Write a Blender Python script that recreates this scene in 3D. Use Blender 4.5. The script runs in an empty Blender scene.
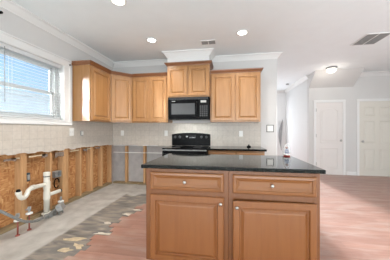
import bpy, bmesh, math, random
from mathutils import Matrix, Vector
PI = math.pi
R = math.radians
random.seed(7)
S = bpy.context.scene
COL = S.collection

# ------------------------------------------------------------------ camera, world, sun, large lights, exposure
cam_d = bpy.data.cameras.new('camera')
cam_d.sensor_width = 36.0
cam_d.lens = 200.0 / 390.0 * 36.0
cam_d.clip_start = 0.05
cam = bpy.data.objects.new('camera', cam_d)
cam.location = (0, 0, 1.22)
cam.rotation_euler = (R(90), 0, R(9.37))
COL.objects.link(cam)
S.camera = cam
S.view_settings.view_transform = 'Standard'
S.view_settings.look = 'None'
S.view_settings.gamma = 1.0
S.view_settings.use_curve_mapping = False
S.view_settings.exposure = 0.82

W = bpy.data.worlds.new('world')
S.world = W
W.use_nodes = True
wn = W.node_tree.nodes; wl = W.node_tree.links
wn.clear()
wo = wn.new('ShaderNodeOutputWorld'); wb = wn.new('ShaderNodeBackground')
wc = wn.new('ShaderNodeTexCoord'); wz = wn.new('ShaderNodeTexNoise'); wr = wn.new('ShaderNodeValToRGB')
wz.inputs['Scale'].default_value = 3.2; wz.inputs['Detail'].default_value = 6
wr.color_ramp.elements[0].position = 0.45; wr.color_ramp.elements[0].color = (0.29, 0.43, 0.62, 1)
wr.color_ramp.elements[1].position = 0.66; wr.color_ramp.elements[1].color = (0.68, 0.70, 0.72, 1)
wl.new(wc.outputs['Generated'], wz.inputs['Vector']); wl.new(wz.outputs['Fac'], wr.inputs['Fac'])
wl.new(wr.outputs['Color'], wb.inputs['Color']); wl.new(wb.outputs['Background'], wo.inputs['Surface'])
wb.inputs['Strength'].default_value = 1.15

def area(name, loc, rot, sx, sy, power, color=(1, 1, 1), spread=180):
    d = bpy.data.lights.new(name, 'AREA'); d.shape = 'RECTANGLE'; d.size = sx; d.size_y = sy
    d.energy = power; d.color = color; d.spread = R(spread)
    o = bpy.data.objects.new(name, d); o.location = loc; o.rotation_euler = rot; COL.objects.link(o)
    return o
sun_d = bpy.data.lights.new('sun', 'SUN'); sun_d.energy = 6.6; sun_d.angle = R(4); sun_d.color = (0.93, 0.97, 1.0)
sun = bpy.data.objects.new('sun', sun_d); sun.location = (1.5, 14, 5); sun.rotation_euler = (R(-74), 0, R(5)); COL.objects.link(sun)
# added fill lamps before the solid rear and right walls, standing in for window light
area('rear_fill', (0.6, -3.1, 1.4), (R(108), 0, 0), 5.6, 2.2, 172, (0.88, 0.955, 1.0))
area('side_fill', (5.1, 1.0, 1.3), (R(92), 0, R(90)), 3.6, 2.0, 52, (0.90, 0.96, 1.0))
area('hall_daylight', (1.25, 8.25, 1.2), (R(-90), 0, 0), 1.2, 1.9, 12, (0.96, 0.98, 1.0))
area('hall_side_fill', (0.60, 6.2, 1.5), (R(92), 0, R(-50)), 1.2, 1.6, 5, (0.98, 0.99, 1.0))  # added fill to brighten the hall end; the side wall has no window
area('window_skylight', (-5.6, 1.6, 5.0), (R(48), 0, R(-90)), 4.5, 2.5, 300, (0.93, 0.97, 1.0))
area('panel_glare_fill', (-5.3, 0.0, 2.45), (R(81.5), 0, R(-40.5)), 1.3, 1.2, 44, (0.96, 0.98, 1.0), 12)  # added narrow beam outside, aimed to put glare on the cabinet end panel

# ------------------------------------------------------------------ materials
def mat(name, base, rough=0.5, metal=0.0, spec=0.5, coat=0.0, coat_rough=0.1):
    m = bpy.data.materials.new(name); m.use_nodes = True
    b = m.node_tree.nodes['Principled BSDF']
    b.inputs['Base Color'].default_value = (*base, 1); b.inputs['Roughness'].default_value = rough
    b.inputs['Metallic'].default_value = metal; b.inputs['Specular IOR Level'].default_value = spec
    b.inputs['Coat Weight'].default_value = coat; b.inputs['Coat Roughness'].default_value = coat_rough
    return m
class NT:
    def __init__(s, m):
        s.m = m; s.t = m.node_tree; s.b = s.t.nodes['Principled BSDF']
    def n(s, typ, **kw):
        x = s.t.nodes.new(typ)
        for k, v in kw.items():
            if k in x.inputs: x.inputs[k].default_value = v
            else: setattr(x, k, v)
        return x
    def l(s, a, b): s.t.links.new(a, b)
    def coords(s, scale=(1, 1, 1), rot=(0, 0, 0)):
        c = s.n('ShaderNodeTexCoord'); mp = s.n('ShaderNodeMapping')
        mp.inputs['Scale'].default_value = scale; mp.inputs['Rotation'].default_value = rot
        s.l(c.outputs['Object'], mp.inputs['Vector']); return mp.outputs['Vector']
    def ramp(s, fac, stops):
        r = s.n('ShaderNodeValToRGB'); e = r.color_ramp.elements
        while len(e) < len(stops): e.new(0.5)
        for i, (p, c) in enumerate(stops):
            e[i].position = p; e[i].color = (*c, 1)
        s.l(fac, r.inputs['Fac']); return r.outputs['Color']
    def noise(s, vec, scale, detail=4, dist=0.0):
        z = s.n('ShaderNodeTexNoise', Scale=scale, Detail=detail, Distortion=dist); s.l(vec, z.inputs['Vector']); return z.outputs['Fac']
    def mix(s, f, a, b, mode='MIX'):
        x = s.n('ShaderNodeMixRGB', blend_type=mode)
        for sock, v in ((x.inputs[0], f), (x.inputs[1], a), (x.inputs[2], b)):
            if isinstance(v, (int, float)): sock.default_value = v
            elif isinstance(v, tuple): sock.default_value = (*v, 1)
            else: s.l(v, sock)
        return x.outputs[0]
    def bump(s, h, strength=0.2, dist=0.01):
        b = s.n('ShaderNodeBump', Strength=strength, Distance=dist); s.l(h, b.inputs['Height']); s.l(b.outputs['Normal'], s.b.inputs['Normal'])
    def base(s, c): s.l(c, s.b.inputs['Base Color'])

def speckle(name, base, var, rough=0.6, scale=6, **kw):
    m = mat(name, base, rough, **kw); t = NT(m); v = t.coords()
    f = t.noise(v, scale, 5)
    lo = tuple(max(0, c * (1 - var)) for c in base); hi = tuple(min(1, c * (1 + var)) for c in base)
    t.base(t.ramp(f, [(0.3, lo), (0.7, hi)])); return m
def wood(name, dark, light, grain_axis='z', rough=0.35, coat=0.25, sc=1.0):
    m = mat(name, light, rough, coat=coat, coat_rough=0.18); t = NT(m)
    s = {'z': (16, 16, 1.3), 'x': (1.3, 16, 16), 'y': (16, 1.3, 16)}[grain_axis]
    v = t.coords(tuple(a * sc for a in s)); f = t.noise(v, 1.6, 6, 0.6)
    v2 = t.coords((2.2, 2.2, 1.2)); f2 = t.noise(v2, 1.5, 3)
    c = t.ramp(f, [(0.3, dark), (0.68, light)])
    t.base(t.mix(0.22, c, t.ramp(f2, [(0.35, dark), (0.65, light)]))); return m

M = {}
M['wall'] = speckle('wall_paint', (0.655, 0.645, 0.63), 0.015, 0.75, 3)
M['hallpaint'] = speckle('hall_paint', (0.74, 0.74, 0.73), 0.01, 0.75, 3)
M['ceiling'] = speckle('ceiling_paint', (0.87, 0.905, 0.915), 0.012, 0.85, 5)
M['endpaint_lit'] = speckle('hall_end_paint_lit', (0.86, 0.86, 0.85), 0.01, 0.75, 3)  # hall paint lightened to stand in for light on the end wall
M['trim'] = speckle('trim_paint', (0.80, 0.795, 0.78), 0.01, 0.4, 4)
M['door'] = speckle('door_paint', (0.76, 0.72, 0.69), 0.01, 0.45, 3)
M['door2'] = speckle('door_cream_paint', (0.70, 0.67, 0.60), 0.01, 0.45, 3)
M['maple'] = wood('maple', (0.345, 0.160, 0.053), (0.445, 0.230, 0.088), coat=0.6)
M['maple_h'] = wood('maple_horizontal', (0.345, 0.160, 0.053), (0.445, 0.230, 0.088), 'x')
M['island'] = wood('stained_maple', (0.222, 0.075, 0.019), (0.266, 0.097, 0.027), coat=0.12)
M['island_h'] = wood('stained_maple_horizontal', (0.225, 0.080, 0.021), (0.275, 0.108, 0.032), 'x', coat=0.12)
M['island_frame_shade'] = wood('stained_maple_frame_shade', (0.170, 0.056, 0.015), (0.205, 0.074, 0.021), coat=0.12)  # darker than the island doors to paint in the shade on the frame
M['crownwood'] = wood('crown_wood', (0.19, 0.072, 0.028), (0.27, 0.110, 0.042), 'x')
M['stud'] = wood('stud_pine', (0.42, 0.22, 0.095), (0.62, 0.37, 0.18), 'z', 0.8, 0.0)
M['plate'] = wood('treated_pine', (0.20, 0.145, 0.075), (0.33, 0.24, 0.13), 'y', 0.85, 0.0)
M['black'] = speckle('black_enamel', (0.005, 0.005, 0.0055), 0.2, 0.25, 20, spec=0.07)
M['blackmat'] = speckle('black_plastic', (0.008, 0.008, 0.0085), 0.2, 0.45, 20, spec=0.08)
M['blackglass'] = speckle('black_glass', (0.004, 0.004, 0.0045), 0.1, 0.06, 20, spec=0.15)
M['mwglass'] = speckle('microwave_screen', (0.065, 0.065, 0.067), 0.08, 0.18, 200)
M['mark'] = speckle('light_print', (0.42, 0.42, 0.41), 0.05, 0.5, 20)
M['button'] = speckle('dark_button', (0.045, 0.045, 0.047), 0.1, 0.4, 20)
M['nickel'] = mat('brushed_nickel', (0.50, 0.485, 0.46), 0.3, 1.0)
M['pvc'] = speckle('white_pipe', (0.80, 0.77, 0.68), 0.04, 0.35, 9)
M['white'] = speckle('white_plastic', (0.84, 0.83, 0.79), 0.02, 0.35, 9)
M['steel'] = speckle('dull_steel', (0.34, 0.34, 0.33), 0.2, 0.45, 40)
M['darkcable'] = speckle('grey_cable', (0.20, 0.20, 0.19), 0.25, 0.5, 60)
M['redpipe'] = speckle('red_tube', (0.30, 0.075, 0.055), 0.2, 0.45, 30)
M['bluebox'] = speckle('dark_blue_plastic', (0.05, 0.07, 0.085), 0.2, 0.5, 30)
M['grille'] = speckle('grey_grille', (0.30, 0.29, 0.28), 0.1, 0.6, 30)
M['grilledark'] = speckle('grille_dark', (0.10, 0.10, 0.10), 0.1, 0.7, 30)
M['drywallback'] = speckle('grey_board', (0.42, 0.395, 0.385), 0.12, 0.9, 7)
M['paper'] = speckle('torn_underlay', (0.52, 0.41, 0.27), 0.2, 0.8, 25)
M['paperlight'] = speckle('pale_underlay', (0.60, 0.53, 0.44), 0.15, 0.8, 25)
M['remnant'] = speckle('torn_board', (0.21, 0.16, 0.125), 0.3, 0.9, 30)
M['palefloor'] = speckle('pale_bounce_floor', (0.66, 0.655, 0.64), 0.06, 0.5, 6)
M['blind'] = speckle('blind_white', (0.86, 0.87, 0.87), 0.01, 0.45, 5)
M['curtain'] = speckle('grey_cloth', (0.36, 0.36, 0.36), 0.15, 0.9, 14)
M['red'] = speckle('red_plastic', (0.42, 0.05, 0.045), 0.1, 0.35, 20)
M['blue'] = speckle('blue_plastic', (0.22, 0.25, 0.34), 0.1, 0.4, 20)
M['brown'] = speckle('brown_bear', (0.22, 0.09, 0.06), 0.15, 0.6, 20)

m = mat('glass', (1, 1, 1), 0.0); nt = m.node_tree; nt.nodes.clear()
o_ = nt.nodes.new('ShaderNodeOutputMaterial'); mx = nt.nodes.new('ShaderNodeMixShader'); tr = nt.nodes.new('ShaderNodeBsdfTransparent'); gl = nt.nodes.new('ShaderNodeBsdfGlossy'); fr = nt.nodes.new('ShaderNodeFresnel')
gl.inputs['Roughness'].default_value = 0.02; fr.inputs['IOR'].default_value = 1.35; tr.inputs['Color'].default_value = (0.95, 0.98, 0.97, 1)
nt.links.new(fr.outputs[0], mx.inputs[0]); nt.links.new(tr.outputs[0], mx.inputs[1]); nt.links.new(gl.outputs[0], mx.inputs[2]); nt.links.new(mx.outputs[0], o_.inputs[0])
M['glass'] = m
m = mat('cloudy_plastic', (0.85, 0.86, 0.87), 0.3); m.node_tree.nodes['Principled BSDF'].inputs['Alpha'].default_value = 0.20; M['cloudglass'] = m
def emit(name, color, strength):
    m = mat(name, color); b = m.node_tree.nodes['Principled BSDF']
    b.inputs['Emission Color'].default_value = (*color, 1); b.inputs['Emission Strength'].default_value = strength; return m
M['lamp'] = emit('lamp_glow', (1.0, 0.96, 0.88), 6.0)
M['lamp_soft'] = emit('lamp_glow_soft', (1.0, 0.96, 0.88), 1.6)

t = NT(M['blind']); tl_ = t.n('ShaderNodeBsdfTranslucent'); tl_.inputs['Color'].default_value = (0.9, 0.92, 0.92, 1); mx_ = t.n('ShaderNodeMixShader'); mx_.inputs[0].default_value = 0.25
t.l(t.b.outputs[0], mx_.inputs[1]); t.l(tl_.outputs[0], mx_.inputs[2]); t.l(mx_.outputs[0], t.t.nodes['Material Output'].inputs['Surface'])
# granite
m = mat('granite', (0.02, 0.022, 0.02), 0.05, spec=0.32, coat=0.15, coat_rough=0.04); t = NT(m); v = t.coords()
vo = t.n('ShaderNodeTexVoronoi', Scale=120.0); t.l(v, vo.inputs['Vector'])
f = t.noise(v, 60, 4)
t.base(t.mix(t.ramp(f, [(0.45, (0, 0, 0)), (0.62, (1, 1, 1))]), (0.006, 0.0065, 0.006), t.ramp(vo.outputs['Distance'], [(0.1, (0.10, 0.10, 0.085)), (0.45, (0.010, 0.012, 0.010))])))
M['granite'] = m
# OSB
m = mat('osb', (0.5, 0.28, 0.12), 0.8); t = NT(m)
cols = []
for i, (sc, rot) in enumerate((((1, 34, 11), (0.5, 0, 0)), ((1, 12, 36), (0.9, 0, 0)))):
    v = t.coords(sc, rot); vo = t.n('ShaderNodeTexVoronoi', Scale=1.6, Randomness=1.0); t.l(v, vo.inputs['Vector'])
    sp = t.n('ShaderNodeSeparateColor'); t.l(vo.outputs['Color'], sp.inputs['Color'])
    cols.append(t.ramp(sp.outputs['Red'], [(0.0, (0.33, 0.130, 0.040)), (0.3, (0.44, 0.20, 0.070)), (0.8, (0.52, 0.26, 0.100)), (1.0, (0.62, 0.36, 0.165))]))
f = t.noise(t.coords(), 9, 3)
c = t.mix(t.ramp(f, [(0.44, (0, 0, 0)), (0.56, (1, 1, 1))]), cols[0], cols[1])
t.base(c); t.bump(c, 0.25, 0.004); M['osb'] = m
# tile
def tile(name, axis):
    m = mat(name, (0.6, 0.55, 0.5), 0.45); t = NT(m)
    c = t.n('ShaderNodeTexCoord'); sp = t.n('ShaderNodeSeparateXYZ'); cb = t.n('ShaderNodeCombineXYZ')
    t.l(c.outputs['Object'], sp.inputs[0]); t.l(sp.outputs[axis], cb.inputs[0]); t.l(sp.outputs['Z'], cb.inputs[1])
    br = t.n('ShaderNodeTexBrick', Scale=1.0, offset=0.0, squash=1.0)
    br.inputs['Brick Width'].default_value = 0.107; br.inputs['Row Height'].default_value = 0.107
    br.inputs['Mortar Size'].default_value = 0.0034; br.inputs['Mortar Smooth'].default_value = 0.3; br.inputs['Bias'].default_value = 0.0
    br.inputs['Color1'].default_value = (0.59, 0.53, 0.46, 1); br.inputs['Color2'].default_value = (0.535, 0.475, 0.405, 1); br.inputs['Mortar'].default_value = (0.44, 0.40, 0.355, 1)
    t.l(cb.outputs[0], br.inputs['Vector'])
    f = t.noise(c.outputs['Object'], 28, 5)
    t.base(t.mix(0.35, br.outputs['Color'], t.ramp(f, [(0.3, (0.47, 0.42, 0.365)), (0.7, (0.67, 0.62, 0.56))])))
    t.bump(br.outputs['Fac'], -0.15, 0.002); return m
M['tile_left'] = tile('tile_left_run', 'Y'); M['tile_back'] = tile('tile_back_run', 'X')
# laminate planks running along X
m = mat('laminate', (0.45, 0.27, 0.2), 0.45, spec=0.5, coat=0.7, coat_rough=0.42); t = NT(m); v = t.coords()
br = t.n('ShaderNodeTexBrick', Scale=1.0, offset=0.37)
br.inputs['Brick Width'].default_value = 1.2; br.inputs['Row Height'].default_value = 0.1; br.inputs['Mortar Size'].default_value = 0.0026; br.inputs['Bias'].default_value = 0.0
br.inputs['Color1'].default_value = (0.40, 0.200, 0.145, 1); br.inputs['Color2'].default_value = (0.285, 0.130, 0.092, 1); br.inputs['Mortar'].default_value = (0.24, 0.13, 0.10, 1)
t.l(v, br.inputs['Vector'])
f = t.noise(t.coords((2.0, 30, 1)), 1.3, 6, 0.5); f2 = t.noise(t.coords((1.2, 4, 1)), 2.0, 5, 0.4)
c = t.mix(0.35, br.outputs['Color'], t.ramp(f, [(0.3, (0.25, 0.11, 0.08)), (0.7, (0.46, 0.265, 0.20))]))
c = t.mix(t.ramp(f2, [(0.48, (0, 0, 0)), (0.70, (0.55, 0.55, 0.55))]), c, (0.46, 0.35, 0.295))
t.base(c); M['laminate'] = m
# concrete slab, stained where the old floor was glued
m = mat('concrete', (0.5, 0.48, 0.45), 0.85); t = NT(m); c0 = t.n('ShaderNodeTexCoord'); v = c0.outputs['Object']
light = t.ramp(t.noise(v, 5, 7, 0.3), [(0.3, (0.36, 0.33, 0.295)), (0.7, (0.53, 0.50, 0.46))])
dark = t.ramp(t.noise(t.coords((3.0, 9.0, 1)), 1.3, 9, 0.5), [(0.30, (0.125, 0.108, 0.092)), (0.47, (0.20, 0.18, 0.16)), (0.58, (0.28, 0.235, 0.19)), (0.74, (0.40, 0.37, 0.32))])
sp = t.n('ShaderNodeSeparateXYZ'); t.l(v, sp.inputs[0])
a = t.n('ShaderNodeMath', operation='MULTIPLY_ADD'); t.l(t.noise(v, 8, 4), a.inputs[0]); a.inputs[1].default_value = 0.07; t.l(sp.outputs['X'], a.inputs[2])
mr = t.n('ShaderNodeMapRange'); t.l(a.outputs[0], mr.inputs['Value']); mr.inputs['From Min'].default_value = -1.90; mr.inputs['From Max'].default_value = -1.86
a2 = t.n('ShaderNodeMath', operation='MULTIPLY_ADD'); t.l(t.noise(v, 3, 4), a2.inputs[0]); a2.inputs[1].default_value = 0.5; t.l(sp.outputs['Y'], a2.inputs[2])
mr2 = t.n('ShaderNodeMapRange'); t.l(a2.outputs[0], mr2.inputs['Value']); mr2.inputs['From Min'].default_value = 3.84; mr2.inputs['From Max'].default_value = 3.76
mm = t.n('ShaderNodeMath', operation='MULTIPLY'); t.l(mr.outputs[0], mm.inputs[0]); t.l(mr2.outputs[0], mm.inputs[1])
t.base(t.mix(mm.outputs[0], light, dark)); M['concrete'] = m
# siding
m = mat('siding', (0.85, 0.86, 0.87), 0.6); t = NT(m); c0 = t.n('ShaderNodeTexCoord'); sp = t.n('ShaderNodeSeparateXYZ'); t.l(c0.outputs['Object'], sp.inputs[0])
t.base(t.ramp(t.noise(c0.outputs['Object'], 3, 3), [(0.3, (0.93, 0.93, 0.93)), (0.7, (0.96, 0.96, 0.96))])); M['siding'] = m

# ------------------------------------------------------------------ mesh helpers
XF = {}                                                    # object name -> world matrix of the things built here
class MB:
    def __init__(s, M4=None):
        s.bm = bmesh.new(); s.M = M4 or Matrix.Identity(4)
    def v(s, p): return s.bm.verts.new(s.M @ Vector(p))
    def f(s, vs):
        try: return s.bm.faces.new(vs)
        except ValueError: return None
    def box(s, x0, x1, y0, y1, z0, z1, bevel=0.0, seg=1):
        vs = [s.v(p) for p in ((x0,y0,z0),(x1,y0,z0),(x1,y1,z0),(x0,y1,z0),(x0,y0,z1),(x1,y0,z1),(x1,y1,z1),(x0,y1,z1))]
        fs = [s.f([vs[i] for i in q]) for q in ((3,2,1,0),(4,5,6,7),(0,1,5,4),(1,2,6,5),(2,3,7,6),(3,0,4,7))]
        if bevel > 0:
            es = list({e for f in fs for e in f.edges})
            bmesh.ops.bevel(s.bm, geom=es, offset=bevel, segments=seg, affect='EDGES', profile=0.5)
        return s
    def prism(s, pts, axis, a, b):
        """extrude a 2D outline along an axis between a and b"""
        def P(p, q):
            return {'x': (q, p[0], p[1]), 'y': (p[0], q, p[1]), 'z': (p[0], p[1], q)}[axis]
        A = [s.v(P(p, a)) for p in pts]; B = [s.v(P(p, b)) for p in pts]
        s.f(A[::-1]); s.f(B)
        for i in range(len(pts)):
            j = (i + 1) % len(pts); s.f([A[i], A[j], B[j], B[i]])
        return s
    def loops(s, rings, cap_first=True, cap_last=True):
        vs = [[s.v(p) for p in r] for r in rings]
        for a, b in zip(vs, vs[1:]):
            n = len(a)
            for i in range(n):
                j = (i + 1) % n; s.f([a[i], a[j], b[j], b[i]])
        if cap_first: s.f(vs[0][::-1])
        if cap_last: s.f(vs[-1])
        return s
    def panel(s, x0, x1, z0, z1, y, prof):
        """rectangular moulded front facing -Y: prof is a list of (inset, outwards)"""
        rings = [[(x0+i, y-d, z0+i), (x1-i, y-d, z0+i), (x1-i, y-d, z1-i), (x0+i, y-d, z1-i)] for i, d in prof]
        return s.loops(rings)
    def lathe(s, prof, c, axis='z', n=20):
        rings = []
        for r, h in prof:
            ring = []
            for k in range(n):
                a = 2*PI*k/n; x, y = r*math.cos(a), r*math.sin(a)
                ring.append({'z': (c[0]+x, c[1]+y, c[2]+h), 'y': (c[0]+x, c[1]-h, c[2]+y), 'x': (c[0]+h, c[1]+x, c[2]+y)}[axis])
            rings.append(ring)
        return s.loops(rings)
    def tube(s, pts, r, n=12, smooth=0):
        P = [Vector(p) for p in pts]
        for _ in range(smooth):
            Q = [P[0]]
            for a, b in zip(P, P[1:]): Q += [a*0.75+b*0.25, a*0.25+b*0.75]
            P = Q + [P[-1]]
        rings = []; up = None
        for i, p in enumerate(P):
            d = (P[min(i+1, len(P)-1)] - P[max(i-1, 0)]).normalized()
            if up is None:
                up = Vector((0,0,1)) if abs(d.z) < 0.9 else Vector((1,0,0))
            side = d.cross(up).normalized(); up = side.cross(d).normalized()
            rr = r[i] if isinstance(r, (list, tuple)) and not smooth else (r if not isinstance(r, (list, tuple)) else r[0])
            rings.append([tuple(p + side*rr*math.cos(2*PI*k/n) + up*rr*math.sin(2*PI*k/n)) for k in range(n)])
        return s.loops(rings)
    def build(s, name, m, parent=None, origin=None, smooth=False, tag=None):
        bmesh.ops.recalc_face_normals(s.bm, faces=s.bm.faces)
        if parent is not None: mw = XF[parent.name]
        else:
            if origin is None:
                xs = [v.co for v in s.bm.verts]
                origin = ((min(v.x for v in xs)+max(v.x for v in xs))/2, (min(v.y for v in xs)+max(v.y for v in xs))/2, min(v.z for v in xs))
            mw = Matrix.Translation(origin)
        s.bm.transform(mw.inverted())
        me = bpy.data.meshes.new(name); s.bm.to_mesh(me); s.bm.free()
        if smooth:
            for p in me.polygons: p.use_smooth = True
        me.materials.append(M[m])
        o = bpy.data.objects.new(name, me); COL.objects.link(o)
        if parent is not None: o.parent = parent
        else: o.matrix_world = mw
        XF[o.name] = mw
        if tag: settag(o, *tag)
        return o
def settag(o, label=None, cat=None, group=None):
    if label: o['label'] = label
    if cat: o['category'] = cat
    if group: o['group'] = group
    return o
def thing(name, loc, label, cat, group=None, rotz=0.0):
    o = bpy.data.objects.new(name, None); COL.objects.link(o); o.empty_display_size = 0.1
    o.location = loc; o.rotation_euler = (0, 0, rotz)
    XF[o.name] = Matrix.Translation(loc) @ Matrix.Rotation(rotz, 4, 'Z')
    return settag(o, label, cat, group)
def struct(o):
    o['kind'] = 'structure'; return o
def off_path(path):
    """unit mitred right-hand offsets for each vertex of a 2D polyline"""
    P = [Vector(p) for p in path]; res = []
    for i in range(len(P)):
        ns = []
        if i > 0: d = (P[i]-P[i-1]).normalized(); ns.append(Vector((d.y, -d.x)))
        if i < len(P)-1: d = (P[i+1]-P[i]).normalized(); ns.append(Vector((d.y, -d.x)))
        if len(ns) == 1: res.append(ns[0])
        else:
            b = ns[0]+ns[1]; res.append(b / (b.dot(ns[0])) if b.length > 1e-6 else ns[0])
    return res
def sweep(mb, path, prof, z0, i0=0, i1=None):
    offs = off_path(path); i1 = len(path)-1 if i1 is None else i1
    rings = [[(path[i][0]+offs[i].x*d, path[i][1]+offs[i].y*d, z0+h) for d, h in prof] for i in range(i0, i1+1)]
    return mb.loops(rings)

# ------------------------------------------------------------------ setting
CEIL = 2.74
XL, YB = -2.59, 4.20
WY0, WY1, WZ0, WZ1 = 1.32, 2.80, 1.365, 2.24
struct(MB().box(-2.80, 5.3, -3.3, 8.4, -0.12, 0.0).build('floor', 'concrete', origin=(0, 0, 0)))
# laminate planks, torn off in steps towards the bare slab
mb = MB(); rnd = random.Random(11); y = 0.9; k = 0
edges = []
START = {15: -1.50, 16: -1.50, 17: -1.48, 18: -1.42, 19: -1.46, 20: -1.50, 21: -1.34, 22: -1.40, 23: -1.49, 24: -1.41, 25: -1.47, 26: -1.37, 27: -1.36, 28: -1.28, 29: -1.42, 30: -1.35, 31: -1.22, 32: -1.30, 33: -1.15, 34: -1.22}
while y < 8.3:
    if y < 3.45:
        xe = START.get(round(y*10), -1.52 + rnd.uniform(-0.08, 0.08)) + rnd.uniform(-0.02, 0.02)
    elif y < 4.15: xe = 0.70
    elif y < 4.35: xe = 0.97
    else: xe = 0.55
    edges.append((y, xe)); mb.box(xe, 5.2, y+0.0004, y+0.0996, 0.0005, 0.009); y += 0.1; k += 1
struct(mb.build('floor_laminate', 'laminate', origin=(0, 0, 0)))
struct(MB().box(-2.58, 5.2, -3.2, 0.899, 0.0005, 0.009).build('floor_pale_bounce', 'palefloor', origin=(0, 0, 0)))  # unseen floor made pale so its bounce keeps the ceiling neutral
struct(MB().box(-2.80, 5.3, -3.3, 8.4, CEIL, CEIL+0.1).build('ceiling', 'ceiling', origin=(0, 0, CEIL)))
mb = MB()
mb.box(-2.78, XL, -3.2, 1.2, 0, 1.0).box(-2.78, XL, 1.2, YB+0.13, 0.932, WZ0).box(-2.78, XL, -3.2, 1.2, 1.0, WZ0).box(-2.78, XL, -3.2, WY0, WZ0, WZ1).box(-2.78, XL, WY1, YB+0.13, WZ0, WZ1).box(-2.78, XL, -3.2, YB+0.13, WZ1, CEIL)
struct(mb.build('wall_left', 'wall'))
mb = MB(); mb.box(XL, -1.18, YB, YB+0.13, 0.868, CEIL).box(-1.18, 0.96, YB, YB+0.13, 0, CEIL)
struct(mb.build('wall_back', 'wall'))
struct(MB().box(-2.70, -1.18, YB+0.11, YB+0.13, 0, 0.868).build('wall_cavity', 'drywallback'))
struct(MB().box(0.42, 0.55, YB+0.13, 8.2, 0, CEIL).build('wall_hall_left', 'hallpaint'))
struct(MB().box(2.20, 2.32, 6.08, 8.2, 0, CEIL).build('wall_hall_right', 'hallpaint'))
mb = MB(); mb.box(0.42, 0.62, 8.2, 8.32, 0, CEIL).box(0.62, 1.88, 8.2, 8.32, 2.15, CEIL).box(1.88, 2.32, 8.2, 8.32, 0, CEIL)
struct(mb.build('wall_hall_end', 'endpaint_lit'))
struct(MB().box(2.20, 5.3, 5.96, 6.08, 0, CEIL).build('wall_far', 'wall'))
struct(MB().box(5.2, 5.3, -3.2, 5.96, 0, CEIL).build('wall_right', 'wall'))
struct(MB().box(-2.78, 5.3, -3.3, -3.2, 0, CEIL).build('wall_rear', 'wall'))
struct(MB().prism([(5.96, 2.375), (5.96, CEIL), (5.50, CEIL)], 'x', 2.20, 3.30).build('ceiling_slope', 'wall'))
struct(MB().box(-1.176, -0.352, 3.80, YB, 2.535, CEIL).build('wall_soffit', 'trim'))
CR = [(0, -0.10), (0.012, -0.10), (0.018, -0.085), (0.03, -0.07), (0.06, -0.03), (0.075, -0.022), (0.088, -0.018), (0.088, 0), (0, 0)]
mb = MB(); sweep(mb, [(XL, -3.2), (XL, YB), (-1.176, YB), (-1.176, 3.80), (-0.352, 3.80), (-0.352, YB), (0.96, YB), (0.96, YB+0.13), (0.55, YB+0.13), (0.55, 8.2)], CR, CEIL-0.0005)
struct(mb.build('trim_1', 'trim'))
mb = MB(); sweep(mb, [(0.55, 8.2), (2.20, 8.2), (2.20, 5.965)], CR, CEIL-0.0005); sweep(mb, [(3.30, 5.96), (5.2, 5.96)], CR, CEIL-0.0005)
struct(mb.build('trim_2', 'trim'))
BB = [(0, 0.009), (0.014, 0.009), (0.014, 0.085), (0.008, 0.10), (0, 0.105)]
mb = MB()
for a, b in ((2.20, 2.315), (3.135, 3.375), (4.365, 5.2)): sweep(mb, [(a, 5.96), (b, 5.96)], BB, 0)
struct(mb.build('baseboard_far', 'trim'))
struct(sweep(MB(), [(2.20, 8.2), (2.20, 5.96)], BB, 0).build('baseboard_hall', 'trim'))
struct(sweep(MB(), [(0.72, YB), (0.96, YB), (0.96, YB+0.13), (0.55, YB+0.13), (0.55, 8.2)], BB, 0).build('baseboard_back', 'trim'))

# window_1 with casing, sashes and glass
win = struct(MB().box(XL, XL+0.010, WY0-0.14, WY1+0.14, WZ1+0.02, WZ1+0.09)
    .box(XL, XL+0.018, WY0-0.155, WY1+0.155, WZ1+0.005, WZ1+0.10, 0.004).box(XL, XL+0.030, WY0-0.17, WY1+0.165, WZ1+0.10, WZ1+0.122, 0.005)
    .box(XL, XL+0.018, WY1+0.003, WY1+0.155, WZ0-0.055, WZ1+0.005, 0.005).box(XL, XL+0.026, WY1+0.10, WY1+0.155, WZ0-0.055, WZ1+0.005, 0.005)
    .box(XL, XL+0.018, WY0-0.155, WY0-0.003, WZ0-0.055, WZ1+0.005, 0.005)
    .box(XL, XL+0.030, WY0-0.16, WY1+0.16, WZ0-0.07, WZ0-0.012, 0.006).box(-2.70, XL+0.036, WY0+0.001, WY1-0.001, WZ0-0.012, WZ0+0.004, 0.003).build('window_1', 'trim'))
mb = MB()
for (a, b, c, d) in ((WY0, WY1, WZ0, WZ0+0.045), (WY0, WY1, WZ1-0.04, WZ1), (WY0, WY0+0.045, WZ0, WZ1), (WY1-0.045, WY1, WZ0, WZ1)):
    mb.box(-2.775, -2.70, a+.001, b-.001, c, d, 0.004)
mb.build('window_frame', 'trim', win)
mb = MB(); mid = 1.79
for (xa, xb, c, d) in ((-2.74, -2.715, WZ0+0.045, mid+0.02), (-2.77, -2.745, mid-0.02, WZ1-0.04)):
    a, b = WY0+0.046, WY1-0.046
    mb.box(xa, xb, a, b, c, c+0.04, 0.004).box(xa, xb, a, b, d-0.04, d, 0.004).box(xa, xb, a, a+0.04, c, d, 0.004).box(xa, xb, b-0.04, b, c, d, 0.004)
mb.build('sash', 'trim', win)
MB().box(-2.730, -2.726, WY0+0.08, WY1-0.08, WZ0+0.08, mid-0.018).build('pane', 'glass', win)
MB().box(-2.760, -2.756, WY0+0.08, WY1-0.08, mid+0.018, WZ1-0.078).build('pane', 'glass', win)

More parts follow.
